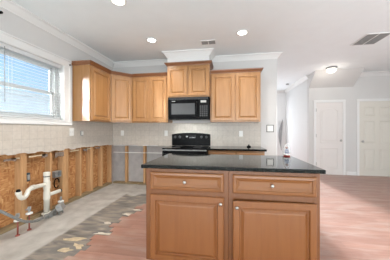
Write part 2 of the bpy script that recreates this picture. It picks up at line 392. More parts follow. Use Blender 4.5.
bl = thing('window_blind', (-2.645, 2.06, WZ0+0.004), 'white horizontal slat blind let down over the kitchen window', 'blind')
MB().box(-2.675, -2.606, WY0+0.01, WY1-0.01, WZ1-0.05, WZ1-0.0003, 0.002).build('headrail', 'blind', bl)
mb = MB(); z = WZ0+0.05
while z < WZ1-0.06:
    tl = -0.0065
    mb.loops([[(-2.670, yy, z-tl), (-2.645, yy, z+0.003), (-2.620, yy, z+tl), (-2.620, yy, z+tl+0.0022), (-2.645, yy, z+0.0052), (-2.670, yy, z-tl+0.0022)] for yy in (WY0+0.014, WY1-0.014)])
    z += 0.0425
mb.build('slats', 'blind', bl)
MB().box(-2.668, -2.622, WY0+0.012, WY1-0.012, WZ0+0.014, WZ0+0.034, 0.004).build('bottom_rail', 'blind', bl)
for yy in (WY0+0.16, 2.06, WY1-0.16):
    mb = MB()
    for xx in (-2.6705, -2.6195): mb.box(xx-0.0007, xx+0.0007, yy-0.002, yy+0.002, WZ0+0.034, WZ1-0.05)
    mb.build('ladder_cord', 'blind', bl)
MB().tube([(-2.605, 1.965, WZ1-0.03), (-2.604, 1.967, 1.55)], 0.0045, 8).build('wand', 'steel', bl)

# neighbour's house beyond the window
nh = thing('neighbour_house', (-7.2, 4.0, -0.6), 'white lap sided neighbouring house outside the kitchen window', 'house')
mb = MB(); z = -0.6
while z < 2.35:
    mb.prism([(-7.0, z), (-6.985, z), (-7.0, z+0.15), (-7.2, z+0.15), (-7.2, z)], 'y', -2, 12); z += 0.15
mb.build('siding', 'siding', nh)
MB().box(-7.4, -6.75, -2.3, 12.3, 2.40, 2.52).build('eave', 'trim', nh)

# ------------------------------------------------------------------ doors of the far wall
def knob(parent, c, axis_dir=-1, r=0.028, m='nickel', name='knob'):
    mb = MB(); mb.lathe([(r*0.55, 0), (r*0.55, 0.004), (r*0.32, 0.008), (r*0.30, r*0.6), (r*0.85, r*0.85), (r, r*1.25), (r*0.8, r*1.6), (r*0.3, r*1.75)], c, 'y', 16)
    return mb.build(name, m, parent, smooth=True)
def shape_panel(mb, pts, y):
    cx = sum(p[0] for p in pts)/len(pts); cz = sum(p[1] for p in pts)/len(pts)
    w = max(p[0] for p in pts)-min(p[0] for p in pts); h = max(p[1] for p in pts)-min(p[1] for p in pts)
    rings = []
    for i, d in ((0, 0.0), (0.004, 0.008), (0.016, 0.009), (0.028, 0.001), (0.040, 0.001), (0.060, 0.007)):
        sx, sz = (w-2*i)/w, (h-2*i)/h
        rings.append([(cx+(p[0]-cx)*sx, y-d, cz+(p[1]-cz)*sz) for p in pts])
    mb.loops(rings)
def far_door(name, x0, x1, ztop, m, kx, kz, arched):
    Y = 5.96
    d = struct(MB().box(x0, x1, Y-0.008, Y-0.0005, 0.012, ztop).build(name, m, origin=(x0, Y, 0)))
    mb = MB(); w = x1-x0
    if arched:
        a, b = x0+0.10, x1-0.10
        shape_panel(mb, [(a, 0.16), (b, 0.16), (b, 0.74), (a, 0.74)], Y-0.008)
        pts = [(a, 0.86), (b, 0.86), (b, 1.72)] + [(b-(b-a)*k/12, 1.72+0.10*math.sin(PI*k/12)**0.8) for k in range(1, 12)] + [(a, 1.72)]
        shape_panel(mb, pts, Y-0.008)
    else:
        for (a, b) in ((x0+0.11, x0+w/2-0.05), (x0+w/2+0.05, x1-0.11)):
            for (c, e) in ((0.16, 0.72), (0.86, 1.46), (1.58, 1.83)):
                shape_panel(mb, [(a, c), (b, c), (b, e), (a, e)], Y-0.008)
    mb.build('door_panel', m, d)
    C = [(0, 0), (0.02, 0), (0.02, 0.045), (0.012, 0.06), (0, 0.06)]
    mb = MB()
    for s_ in (-1, 1):
        xa = x0-0.004 if s_ < 0 else x1+0.004
        mb.box(min(xa, xa+s_*0.062), max(xa, xa+s_*0.062), Y-0.02, Y-0.0005, 0.0095, ztop+0.006, 0.004)
    mb.box(x0-0.066, x1+0.066, Y-0.021, Y-0.0005, ztop+0.006, ztop+0.068, 0.004)
    mb.build('casing', 'trim', d)
    knob(d, (kx, Y-0.009, kz), r=0.031)
    if arched:
        for z in (0.25, 1.02, 1.72):
            MB().box(x0-0.012, x0+0.006, Y-0.028, Y-0.0085, z, z+0.09, 0.003).build('hinge', 'nickel', d)
far_door('door_1', 2.385, 3.045, 1.965, 'door', 2.985, 0.94, True)
far_door('door_2', 3.445, 4.295, 1.975, 'door2', 3.505, 0.92, False)

# ------------------------------------------------------------------ exposed wall cavities
MB().box(-2.725, -2.703, 1.205, YB+0.10, 0.0, 0.931).build('osb_sheathing', 'osb', tag=('orange flaked OSB board behind the bare studs of the left wall', 'board'))
MB().box(-2.702, -2.605, 1.21, YB-0.002, 0.0, 0.040, 0.003).build('bottom_plate', 'plate', tag=('dark timber bottom plate on the slab along left wall', 'timber plate'))
MB().box(-2.60, -1.20, YB+0.012, YB+0.108, 0.0, 0.038, 0.003).build('bottom_plate', 'plate', tag=('timber bottom plate on the slab under the back wall studs', 'timber plate'))
ordn = ['bare pine stud left of the white drain stack', 'bare pine stud just right of the white drain stack', 'broad bare stud right of the grey metal electrical box', 'bare pine stud fourth from the left on the left wall', 'bare pine stud third from the corner on the left wall', 'bare pine stud last before the corner stud on left wall', 'bare pine corner stud where left and back walls meet']
for i, (yy, w) in enumerate(((2.19, 0.075), (2.60, 0.038), (2.865, 0.11), (3.21, 0.042), (3.50, 0.075), (3.83, 0.042), (4.15, 0.045))):
    mb = MB(); mb.box(-2.702, -2.607, yy-w/2, yy+w/2, 0.0405, 0.931, 0.003)
    if w > 0.07: mb.box(-2.702, -2.601, yy-0.004, yy+w/2, 0.0405, 0.929, 0.003)
    mb.build('stud', 'stud', tag=(ordn[i], 'stud', 'bare studs of the left wall'))
for xx, lb in ((-2.285, 'bare pine stud nearer the corner on the back wall'), (-1.845, 'bare pine stud nearer the black range on the back wall'), (-1.215, 'bare pine stud hard against the left side of the range')):
    MB().box(xx-0.021, xx+0.021, YB+0.012, YB+0.107, 0.0385, 0.866, 0.003).build('stud', 'stud', tag=(lb, 'stud', 'bare studs of the back wall'))
MB().tube([(-2.58, YB+0.006, 0.715), (-2.0, YB+0.005, 0.712), (-1.25, YB+0.006, 0.715)], 0.007, 8).build('cable', 'white', tag=('pale cable strung across the bare studs of the back wall', 'cable'))

# tile backsplashes with broken lower edges
def splash(name, m, pts_top, a, b, z0, plane, label, seed, slope=0.0):
    rnd = random.Random(seed); n = int((b-a)/0.03); low = []; zc = z0
    for i in range(n+1):
        if i % 4 == 0: zc = z0 + rnd.uniform(-0.012, 0.016)
        low.append((a+(b-a)*i/n, zc+slope*(1-i/n)+rnd.uniform(-0.003, 0.003)))
    pts = low + pts_top
    mb = MB()
    if plane == 'x': mb.prism(pts, 'x', XL+0.0005, XL+0.008)
    else: mb.prism(pts, 'y', YB-0.0005, YB-0.008)
    return mb.build(name, m, origin=(0, 0, 0.885), tag=(label, 'backsplash'))
splash('tile_backsplash', 'tile_left', [(YB-0.009, 1.3715), (2.965, 1.3715), (2.965, WZ0-0.072), (0.9, WZ0-0.072)], 0.9, YB-0.009, 0.885, 'x', 'beige square tile backsplash under the window on left wall', 3, 0.05)
splash('tile_backsplash', 'tile_back', [(0.655, 1.3715), (XL+0.009, 1.3715)], XL+0.009, 0.655, 0.872, 'y', 'beige square tile backsplash behind the range on back wall', 5)
# torn paper facing and dark chips hanging under the left tile edge
rnd = random.Random(4); strips = [(1.95, .14, 'g', .03), (2.03, .10, 'p', .012), (2.25, .24, 'p', .014), (2.44, .09, 'g', .045), (2.66, .16, 'g', .06), (2.95, .20, 'p', .013), (3.26, .10, 'g', .04), (3.33, .14, 'p', .012), (3.60, .14, 'g', .03)]
for i, (yy, w, kd, hh) in enumerate(strips):
    mb = MB(); n = 7; z0 = 0.868
    pts = [(yy+w*k/n, z0-hh*rnd.uniform(0.55, 1.25)) for k in range(n+1)] + [(yy+w, z0+0.006), (yy, z0+0.006)]
    mb.prism(pts, 'x', -2.6005, -2.594)
    kn = 'grey brown' if kd == 'g' else 'cream'
    mb.build('drywall_remnant', 'remnant' if kd == 'g' else 'paper', tag=(kn + ' torn drywall scrap hanging under the tile edge on left wall', 'drywall scrap', kn + ' drywall scraps under the tile edge'))

# ------------------------------------------------------------------ cabinets
DOOR = [(0, 0), (0, 0.013), (0.003, 0.017), (0.008, 0.020), (0.050, 0.020), (0.053, 0.015), (0.057, 0.004), (0.066, 0.003), (0.088, 0.017), (0.092, 0.018)]
DRAW = [(0, 0), (0, 0.010), (0.004, 0.015), (0.010, 0.018), (0.026, 0.020), (0.029, 0.019), (0.033, 0.012), (0.056, 0.003), (0.060, 0.003)]
CC = [(0, 0), (0.012, 0), (0.016, 0.012), (0.030, 0.030), (0.044, 0.042), (0.048, 0.060), (0.0, 0.060)]
def cab_door(root, M4, x0, x1, z0, z1, m, name='door', prof=DOOR):
    return MB(M4).panel(x0, x1, z0, z1, -0.001, prof).build(name, m, root)
def face(mb, x0, x1, z0, z1, stiles, rails, d=0.019):
    pass
UB, UT = 1.372, 2.305
def upper(label, M4, loc, w, depth, z0, z1, ndoors, rotz=0, body_pts=None):
    """local frame of M4: x along the front, -y outward, front face at y=0"""
    t = thing('upper_cabinet', loc, label, 'cabinet', None, rotz)
    mb = MB(M4)
    if body_pts: mb.prism(body_pts, 'z', z0, z1)
    else: mb.box(0, w, 0, depth, z0, z1, 0.0015)
    mb.build('body', 'maple', t)
    st = 0.022; gap = 0.030 if ndoors > 1 else 0
    dw = (w-2*st-gap)/ndoors if ndoors > 1 else w-2*st
    for k in range(ndoors):
        a = st+k*(dw+gap)
        cab_door(t, M4, a, a+dw, z0+0.022, z1-0.03, 'maple')
    return t
T = Matrix.Translation
# left wall cabinet: front faces +X
ML = T((-2.26, 2.99, 0)) @ Matrix.Rotation(R(90), 4, 'Z')
c_left = upper('single-door maple wall cabinet beside the window on left wall', ML, (-2.425, 3.27, UB), 0.57, 0.328, UB, UT, 1)
MC = T((-2.26, 3.562, 0)) @ Matrix.Rotation(R(45), 4, 'Z')
def wp(M4, pts): 
    i = M4.inverted(); return [tuple((i @ Vector((x, y, 0)))[:2]) for x, y in pts]
c_cor = upper('diagonal maple corner cabinet between the left and back wall runs', MC, (-2.3, 3.9, UB), 0.4243, 0.3, UB, UT, 1,
              body_pts=wp(MC, [(-2.26, 3.562), (-1.96, 3.862), (-1.96, 4.198), (-2.588, 4.198), (-2.588, 3.562)]))
MK = T((-1.958, 3.862, 0))
c_two = upper('two-door maple wall cabinet just left of the microwave', MK, (-1.57, 4.03, UB), 0.773, 0.336, UB, UT, 2)
MM = T((-1.182, 3.80, 0))
c_mic = upper('short two-door maple cabinet standing higher above the microwave', MM, (-0.76, 4.0, 1.858), 0.836, 0.398, 1.858, 2.475, 2)
MR = T((-0.338, 3.862, 0))
c_rgt = upper('two-door maple wall cabinet right of the microwave', MR, (0.13, 4.03, UB), 0.935, 0.336, UB, UT, 2)
path = [(XL+0.001, 2.99), (-2.26, 2.99), (-2.26, 3.562), (-1.96, 3.862), (-1.185, 3.862)]
sweep(MB(), path, CC, UT, 0, 2).build('crown_molding', 'crownwood', c_left)
sweep(MB(), path, CC, UT, 2, 3).build('crown_molding', 'crownwood', c_cor)
sweep(MB(), path, CC, UT, 3, 4).build('crown_molding', 'crownwood', c_two)
sweep(MB(), [(-1.182, YB-0.001), (-1.182, 3.80), (-0.346, 3.80), (-0.346, YB-0.001)], CC, 2.473).build('crown_molding', 'crownwood', c_mic)
sweep(MB(), [(-0.336, 3.862), (0.597, 3.862), (0.597, YB-0.001)], CC, UT).build('crown_molding', 'crownwood', c_rgt)

# base cabinet right of the range with its worktop
bc = thing('base_cabinet', (0.135, 3.88, 0), 'maple base cabinet with drawers right of the black range', 'cabinet')
mb = MB(); mb.box(-0.352, 0.625, 3.60, YB-0.012, 0.10, 0.853, 0.002).box(-0.352, 0.625, 3.66, YB-0.012, 0.0, 0.0995)
mb.build('body', 'maple', bc)
for a, b in ((-0.335, 0.115), (0.155, 0.605)):
    d = MB().panel(a, b, 0.69, 0.828, 3.599, DRAW).build('drawer', 'maple_h', bc)
    knob(d, ((a+b)/2, 3.585, 0.76), r=0.016)
    d = MB().panel(a, b, 0.13, 0.655, 3.599, DOOR).build('door', 'maple', bc)
    knob(d, (b-0.03 if a < 0 else a+0.03, 3.581, 0.60), r=0.016)
MB().box(-0.357, 0.650, 3.545, YB-0.009, 0.8535, 0.889, 0.005, 2).build('countertop', 'granite', tag=('black granite worktop on the base cabinet right of range', 'worktop'))
cb = thing('stopper', (0.40, 4.02, 0.889), 'small black stopper lying on worktop below the right outlet', 'stopper')
MB().lathe([(0.038, 0.0005), (0.040, 0.010), (0.034, 0.022), (0.016, 0.026)], (0.40, 4.02, 0.889), 'z', 18).build('cap', 'blackmat', cb, smooth=True)
MB().lathe([(0.010, 0.0262), (0.009, 0.034), (0.017, 0.040), (0.015, 0.047)], (0.40, 4.02, 0.889), 'z', 14).build('grip', 'blackmat', cb, smooth=True)

# island
IY, IZ = 1.717, 0.912
def island_unit(label, x0, x1, da, db, kx, dz1, ajar):
    t = thing('island_cabinet', ((x0+x1)/2, 2.0, 0.009), label, 'cabinet')
    mb = MB(); mb.box(x0, x1, IY+0.019, 2.30, 0.05, 0.878, 0.001).box(x0, x1, IY+0.07, 2.26, 0.0095, 0.0495)
    mb.build('body', 'island', t)
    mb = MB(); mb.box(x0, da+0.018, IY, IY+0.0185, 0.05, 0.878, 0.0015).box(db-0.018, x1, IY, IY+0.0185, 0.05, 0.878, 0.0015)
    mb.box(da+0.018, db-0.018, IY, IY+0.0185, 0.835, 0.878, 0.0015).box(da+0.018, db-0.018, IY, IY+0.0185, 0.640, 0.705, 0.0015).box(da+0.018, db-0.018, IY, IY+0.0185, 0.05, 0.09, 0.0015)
    mb.build('face_frame', 'island_frame_shade', t)
    d = MB().panel(da, db, 0.690, 0.847, IY-0.0005, DRAW).build('drawer', 'island_h', t)
    knob(d, ((da+db)/2-0.01, IY-0.0085, 0.766), r=0.0145)
    M4 = Matrix.Identity(4)
    if ajar: M4 = T((db, IY, 0)) @ Matrix.Rotation(R(2.6), 4, 'Z') @ T((-db, -IY, 0))
    d = MB(M4).panel(da, db, 0.062, dz1, IY-0.0015, DOOR).build('door', 'island', t)
    mb = MB(M4); r = 0.0145
    mb.lathe([(r*0.55, 0), (r*0.55, 0.004), (r*0.32, 0.008), (r*0.30, r*0.6), (r*0.85, r*0.85), (r, r*1.25), (r*0.8, r*1.6), (r*0.3, r*1.75)], (kx, IY-0.0215, dz1-0.050), 'y', 16)
    mb.build('knob', 'nickel', d, smooth=True)
    return t
island_unit('left island cabinet of brown maple, drawer over a closed door', -0.732, 0.0032, -0.689, -0.034, -0.062, 0.649, False)
island_unit('right island cabinet of brown maple, its door slightly ajar', 0.0042, 0.716, 0.039, 0.688, 0.070, 0.638, True)
MB().box(-0.767, 0.744, 1.680, 2.54, 0.8795, IZ, 0.006, 2).build('countertop', 'granite', tag=('large polished black granite top on the kitchen island', 'worktop'))

# ornament on the island's far right corner
oc = (0.683, 2.498, 0.912)
og = thing('domed_ornament', oc, 'small clear-domed ornament with red base on the far edge of island', 'ornament')
MB().lathe([(0.036, 0.0006), (0.038, 0.005), (0.032, 0.011), (0.028, 0.0135)], oc, 'z', 20).build('base', 'red', og, smooth=True)
MB().lathe([(0.045, 0.0140), (0.046, 0.050), (0.042, 0.080), (0.038, 0.105), (0.030, 0.130), (0.020, 0.145), (0.008, 0.152)], oc, 'z', 20).build('dome', 'cloudglass', og, smooth=True)
mb = MB(); mb.tube([(oc[0], oc[1], oc[2]+0.0315), (oc[0], oc[1], oc[2]+0.060), (oc[0], oc[1], oc[2]+0.085)], [0.026, 0.026, 0.014], 12)
mb.build('figure', 'blue', og, smooth=True)
MB().lathe([(0.008, 0.086), (0.016, 0.093), (0.017, 0.102), (0.010, 0.112)], oc, 'z', 12).build('figure_head', 'brown', og, smooth=True)
MB().lathe([(0.040, 0.0150), (0.041, 0.024), (0.036, 0.0305)], oc, 'z', 20).build('inner_plate', 'white', og, smooth=True)

# ------------------------------------------------------------------ range
RX0, RX1 = -1.188, -0.366
rg = thing('kitchen_range', ((RX0+RX1)/2, 3.85, 0), 'black electric freestanding range against the tiled back wall', 'range')
MB().box(RX0+0.004, RX1-0.004, 3.53, YB-0.015, 0.03, 0.866, 0.004).build('body', 'black', rg)
for xx in (RX0+0.05, RX1-0.05):
    for yy in (3.60, 4.12): MB().lathe([(0.02, 0.0005), (0.02, 0.0295)], (xx, yy, 0), 'z', 10).build('foot', 'blackmat', rg)
MB().box(RX0, RX1, 3.505, 4.085, 0.8665, 0.891, 0.006, 2).build('cooktop', 'blackglass', rg)
for (xx, yy, r) in ((-0.98, 3.68, .095), (-0.98, 3.94, .075), (-0.57, 3.68, .075), (-0.57, 3.94, .095)):
    MB().lathe([(r, 0.8911), (r, 0.8915), (r-0.004, 0.8916), (r-0.004, 0.8912)], (xx, yy, 0), 'z', 28).build('burner_ring', 'button', rg)
# control backguard with bowed top
n = 14; pts = [(RX0-0.002, 0.8915), (RX1+0.002, 0.8915)] + [(RX1+0.002-(RX1-RX0+0.004)*k/n, 1.128+0.032*math.sin(PI*k/n)**0.7) for k in range(n+1)]
bg = MB().prism(pts, 'y', 4.165, 4.188).build('backguard', 'black', rg)
pts = [(RX0+0.012, 1.02), (RX1-0.012, 1.02)] + [(RX1-0.012-(RX1-RX0-0.024)*k/n, 1.118+0.028*math.sin(PI*k/n)**0.7) for k in range(n+1)]
cp = MB().prism(pts, 'y', 4.135, 4.1645).build('control_panel', 'blackmat', rg)
for xx in (-1.11, -1.01, -0.545, -0.445):
    MB().lathe([(0.028, 0), (0.027, 0.010), (0.020, 0.012), (0.017, 0.026), (0.008, 0.027)], (xx, 4.1345, 1.072), 'y', 16).build('knob', 'button', rg)
MB().box(-0.90, -0.66, 4.131, 4.1345, 1.045, 1.105, 0.001).build('display', 'blackglass', rg)
MB().box(-0.875, -0.835, 4.129, 4.1305, 1.07, 1.095).build('clock_screen', 'mark', rg)
mb = MB()
for k in range(5): mb.box(-0.80+k*0.026, -0.782+k*0.026, 4.1295, 4.1305, 1.052, 1.064)
mb.build('buttons', 'mark', rg)
MB().box(RX0+0.006, RX1-0.006, 3.512, 3.529, 0.845, 0.866, 0.003).build('vent_strip', 'steel', rg)
od = MB().box(RX0+0.006, RX1-0.006, 3.490, 3.529, 0.245, 0.843, 0.008, 2).build('oven_door', 'black', rg)
MB().box(RX0+0.12, RX1-0.12, 3.4885, 3.4897, 0.36, 0.68).build('oven_window', 'blackglass', od)
hp = [(RX0+0.035, 3.489, 0.79), (RX0+0.05, 3.455, 0.79)] + [(RX0+0.05+(RX1-RX0-0.10)*k/8, 3.452-0.022*math.sin(PI*k/8), 0.79-0.022*math.sin(PI*k/8)) for k in range(1, 8)] + [(RX1-0.05, 3.455, 0.79), (RX1-0.035, 3.489, 0.79)]
MB().tube(hp, 0.014, 10).build('handle', 'blackmat', od, smooth=True)
MB().box(RX0+0.006, RX1-0.006, 3.495, 3.529, 0.06, 0.238, 0.006, 2).build('drawer', 'black', rg)

# ------------------------------------------------------------------ microwave
X0, X1, Z0, Z1, Y0 = -1.155, -0.350, 1.424, 1.855, 3.775
mw = thing('microwave', ((X0+X1)/2, 4.0, Z0), 'black over-the-range microwave hung beneath the short cabinet', 'microwave')
MB().box(X0, X1, Y0, YB-0.009, Z0, Z1, 0.004).build('body', 'black', mw)
xs = X1-0.205
dr = MB().box(X0+0.003, xs, Y0-0.028, Y0-0.001, Z0+0.03, Z1-0.052, 0.006, 2).build('door', 'black', mw)
MB().box(X0+0.075, xs-0.065, Y0-0.0300, Y0-0.0282, Z0+0.095, Z1-0.125, 0.0005).build('door_window', 'mwglass', dr)
MB().tube([(xs-0.03, Y0-0.029, Z1-0.10), (xs-0.03, Y0-0.055, Z1-0.12), (xs-0.03, Y0-0.055, Z0+0.10), (xs-0.03, Y0-0.029, Z0+0.08)], 0.010, 10).build('handle', 'blackmat', dr, smooth=True)
pn = MB().box(xs+0.004, X1-0.003, Y0-0.028, Y0-0.001, Z0+0.03, Z1-0.052, 0.005, 2).build('control_panel', 'blackmat', mw)
MB().box(xs+0.045, X1-0.055, Y0-0.0296, Y0-0.0282, Z1-0.115, Z1-0.075).build('display', 'mark', pn)
mb = MB()
for i in range(4):
    for j in range(6): mb.box(xs+0.030+i*0.039, xs+0.058+i*0.039, Y0-0.0300, Y0-0.0282, Z0+0.055+j*0.036, Z0+0.079+j*0.036, 0.0006)
mb.build('keypad', 'button', pn)
mb = MB()
for k in range(4): mb.box(X0+0.02, X1-0.02, Y0-0.012, Y0-0.0005, Z1-0.046+k*0.011, Z1-0.040+k*0.011)
mb.build('vent_grille', 'button', mw)
MB().box(X0+0.08, X0+0.15, Y0-0.0295, Y0-0.0282, Z1-0.085, Z1-0.076).build('badge', 'mark', dr)
MB().box(X0+0.02, X1-0.02, Y0-0.02, Y0-0.0005, Z0+0.002, Z0+0.027, 0.004).build('bottom_lip', 'blackmat', mw)

# ------------------------------------------------------------------ outlets and switches
def plate_back(x, z, label, kind):
    w, h = 0.074, 0.118
    t = thing(kind[0], (x, YB-0.008, z-h/2), label, kind[1])
    MB().box(x-w/2, x+w/2, YB-0.0135, YB-0.0082, z-h/2, z+h/2, 0.002).build('cover_plate', 'white', t)
    for dz in (-0.024, 0.024): MB().box(x-0.017, x+0.017, YB-0.0155, YB-0.0137, z+dz-0.015, z+dz+0.015, 0.0006).build('socket', 'white', t)
plate_back(-2.355, 1.150, 'white outlet plate on the back wall tile nearest the corner', ('outlet', 'outlet'))
plate_back(-1.33, 1.150, 'white outlet plate on the tile just left of the range', ('outlet', 'outlet'))
plate_back(0.262, 1.145, 'white outlet plate on the tile above the right worktop', ('outlet', 'outlet'))
t = thing('switch_plate', (XL+0.008, 2.965, 1.13), 'white switch plate on left wall tile under the window corner', 'switch')
MB().box(XL+0.0082, XL+0.0135, 2.915, 3.01, 1.122, 1.250, 0.002).build('cover_plate', 'white', t)
for dy in (-0.022, 0.022): MB().box(XL+0.0137, XL+0.019, 2.962+dy-0.006, 2.962+dy+0.006, 1.172, 1.20, 0.001).build('toggle', 'white', t)
t = thing('outlet', (XL+0.008, 3.18, 1.12), 'small white outlet without cover on left wall tile', 'outlet')
MB().box(XL+0.0082, XL+0.011, 3.165, 3.235, 1.115, 1.205, 0.001).build('box_rim', 'steel', t)
MB().box(XL+0.0112, XL+0.022, 3.185, 3.230, 1.130, 1.195, 0.002).build('socket', 'white', t)
x = 0.832; z = 1.25
t = thing('light_switch', (x, YB, z-0.075), 'grey framed white light switch on the painted wall end', 'switch')
MB().box(x-0.073, x+0.073, YB-0.006, YB-0.0005, z-0.075, z+0.075, 0.002).build('frame', 'darkcable', t)
MB().box(x-0.056, x+0.056, YB-0.010, YB-0.0062, z-0.058, z+0.058, 0.002).build('cover_plate', 'white', t)
for dx in (-0.024, 0.024): MB().box(x+dx-0.007, x+dx+0.007, YB-0.018, YB-0.0102, z-0.018, z+0.014, 0.001).build('toggle', 'white', t)
def hook(c, label, k=1.0):
    MB().lathe([(a*k, 0.0005+b*k) for a, b in ((0.016, 0.0), (0.016, 0.006), (0.007, 0.009), (0.007, 0.026), (0.016, 0.030), (0.015, 0.040), (0.004, 0.043))], c, 'x', 12).build('hook', 'blackmat', tag=(label, 'hook'))
hook((XL, 1.895, 2.565), 'small dark hook on left wall above the window')
hook((XL+0.0265, 2.90, 2.285), 'tiny dark hook on upper corner of window casing', 0.6)

# ------------------------------------------------------------------ plumbing and wiring by the left wall
dp = thing('drain_pipe', (-2.545, 2.465, 0), 'white plastic drain stack with trap and side branch on left wall', 'pipe')
c = (-2.545, 2.465, 0)
MB().lathe([(0.037, 0.045), (0.037, 0.555)], c, 'z', 20).build('stack', 'pvc', dp, smooth=True)
MB().lathe([(0.040, 0.556), (0.040, 0.566)], c, 'z', 20).build('rubber_band', 'blackmat', dp)
MB().lathe([(0.041, 0.567), (0.042, 0.618), (0.036, 0.621), (0.032, 0.58)], c, 'z', 20).build('top_coupling', 'pvc', dp)
mb = MB(); mb.lathe([(0.043, 0.385), (0.043, 0.485)], c, 'z', 20); mb.lathe([(0.042, 0.24), (0.042, 0.345)], c, 'z', 20); mb.build('tee_fitting', 'pvc', dp)
MB().lathe([(0.042, 0.0005), (0.044, 0.03), (0.062, 0.032), (0.062, 0.046), (0.043, 0.052)], c, 'z', 20).build('floor_flange', 'pvc', dp)
tp = [(-2.545, 2.44, 0.448), (-2.53, 2.33, 0.462), (-2.505, 2.22, 0.470), (-2.48, 2.145, 0.465), (-2.465, 2.115, 0.43), (-2.46, 2.085, 0.395), (-2.46, 2.05, 0.392), (-2.46, 2.018, 0.42), (-2.46, 2.005, 0.485)]
MB().tube(tp, 0.027, 14, smooth=2).build('trap', 'pvc', dp, smooth=True)
MB().tube([(-2.503, 2.21, 0.471), (-2.516, 2.25, 0.469)], 0.033, 14).build('slip_nut', 'pvc', dp, smooth=False)
MB().tube([(-2.46, 2.007, 0.455), (-2.46, 2.005, 0.485)], 0.033, 14).build('slip_nut', 'pvc', dp)
MB().lathe([(0.023, 0.4856), (0.023, 0.500), (0.016, 0.512)], (-2.46, 2.005, 0), 'z', 14).build('end_plug', 'blackmat', dp)
MB().tube([(-2.54, 2.48, 0.290), (-2.52, 2.57, 0.300), (-2.50, 2.645, 0.306)], 0.026, 14).build('branch', 'pvc', dp, smooth=True)
MB().tube([(-2.500, 2.646, 0.306), (-2.497, 2.663, 0.307)], 0.024, 14).build('end_plug', 'blackmat', dp)
for (xx, yy, h, lb) in ((-2.396, 1.945, 0.17, 'red water stub with white collar farther from the drain stack'), (-2.396, 2.082, 0.195, 'red water stub with white collar nearer the drain stack')):
    t = thing('water_stub', (xx, yy, 0), lb, 'pipe')
    MB().lathe([(0.024, 0.0005), (0.020, 0.010), (0.010, 0.016)], (xx, yy, 0), 'z', 14).build('floor_collar', 'redpipe', t)
    MB().lathe([(0.0085, 0.0165), (0.0085, h)], (xx, yy, 0), 'z', 12).build('tube', 'redpipe', t, smooth=True)
    MB().lathe([(0.036, h+0.0005), (0.036, h+0.014), (0.016, h+0.020)], (xx, yy, 0), 'z', 18).build('collar', 'white', t)
    MB().lathe([(0.013, h+0.0205), (0.013, h+0.045), (0.019, h+0.047), (0.019, h+0.085), (0.010, h+0.088)], (xx, yy, 0), 'z', 12).build('valve', 'steel', t)
    MB().tube([(xx, yy-0.019, h+0.066), (xx+0.004, yy-0.045, h+0.066)], 0.008, 10).build('valve_handle', 'steel', t)
cbp = [(-2.47, 1.60, 0.47), (-2.44, 1.78, 0.36), (-2.38, 1.86, 0.262), (-2.335, 1.94, 0.175), (-2.335, 2.05, 0.115), (-2.345, 2.17, 0.085), (-2.37, 2.27, 0.078), (-2.39, 2.37, 0.085), (-2.40, 2.455, 0.10)]
MB().tube(cbp, 0.015, 12, smooth=2).build('armored_cable', 'darkcable', smooth=True, tag=('grey armoured cable sagging past the red water stubs', 'cable'))
MJ = T((-2.39, 2.535, 0.11)) @ Matrix.Rotation(R(25), 4, 'Z') @ Matrix.Rotation(R(-22), 4, 'Y')
jb = thing('junction_box', (-2.39, 2.535, 0.0), 'tilted grey metal junction box at the foot of drain stack', 'electrical box')
MB(MJ).box(-0.035, 0.035, -0.065, 0.065, -0.045, 0.045, 0.006).build('box', 'steel', jb)
MB(MJ).box(0.0355, 0.039, -0.06, 0.06, -0.042, 0.042, 0.002).build('cover', 'grille', jb)
MB().tube([(-2.39, 2.53, 0.065), (-2.40, 2.52, 0.001)], 0.014, 10).build('conduit', 'darkcable', jb)
MB().tube([(-2.405, 2.57, 0.075), (-2.41, 2.60, 0.001)], 0.012, 10).build('conduit', 'darkcable', jb)
rb = thing('fitting_cluster', (-2.47, 2.40, 0), 'dark grey pipe fittings on slab in front of the drain stack', 'fittings')
MB().lathe([(0.028, 0.0005), (0.028, 0.050), (0.018, 0.055)], (-2.475, 2.395, 0), 'z', 12).build('fitting', 'darkcable', rb)
MB().lathe([(0.022, 0.0005), (0.024, 0.040), (0.014, 0.066)], (-2.452, 2.448, 0), 'z', 12).build('fitting', 'steel', rb)
MB().lathe([(0.018, 0.0005), (0.020, 0.060), (0.012, 0.07)], (-2.447, 2.500, 0), 'z', 12).build('fitting', 'darkcable', rb)
ws = thing('capped_pipe', (-2.50, 2.66, 0), 'black pipe stub with a white collar beside the junction box', 'pipe')
MB().lathe([(0.018, 0.0005), (0.018, 0.130)], (-2.50, 2.66, 0), 'z', 12).build('tube', 'blackmat', ws)
MB().lathe([(0.040, 0.1305), (0.040, 0.148), (0.018, 0.153)], (-2.50, 2.66, 0), 'z', 16).build('collar', 'white', ws)
MB().lathe([(0.014, 0.1535), (0.014, 0.20), (0.010, 0.21)], (-2.50, 2.66, 0), 'z', 12).build('valve', 'steel', ws)
eb = thing('electrical_box', (-2.66, 2.735, 0.485), 'grey open metal electrical box between studs right of the stack', 'electrical box')
mb = MB(); a, b, c_, d_ = 2.685, 2.798, 0.485, 0.575
mb.box(-2.701, -2.697, a, b, c_, d_).box(-2.6965, -2.62, a, b, c_, c_+0.006).box(-2.6965, -2.62, a, b, d_-0.006, d_).box(-2.6965, -2.62, a, a+0.005, c_+0.0065, d_-0.0065).box(-2.6965, -2.62, b-0.005, b, c_+0.0065, d_-0.0065)
mb.build('box', 'steel', eb)
MB().box(-2.69, -2.64, a+0.02, a+0.075, c_+0.02, d_-0.02, 0.004).build('receptacle', 'grille', eb)
eb = thing('electrical_box', (-2.65, 2.28, 0.53), 'small dark blue outlet box on the stud above the trap', 'electrical box')
MB().box(-2.695, -2.632, 2.238, 2.303, 0.532, 0.645, 0.004).build('box', 'bluebox', eb)
MB().box(-2.6315, -2.622, 2.252, 2.290, 0.555, 0.622, 0.003).build('receptacle', 'steel', eb)
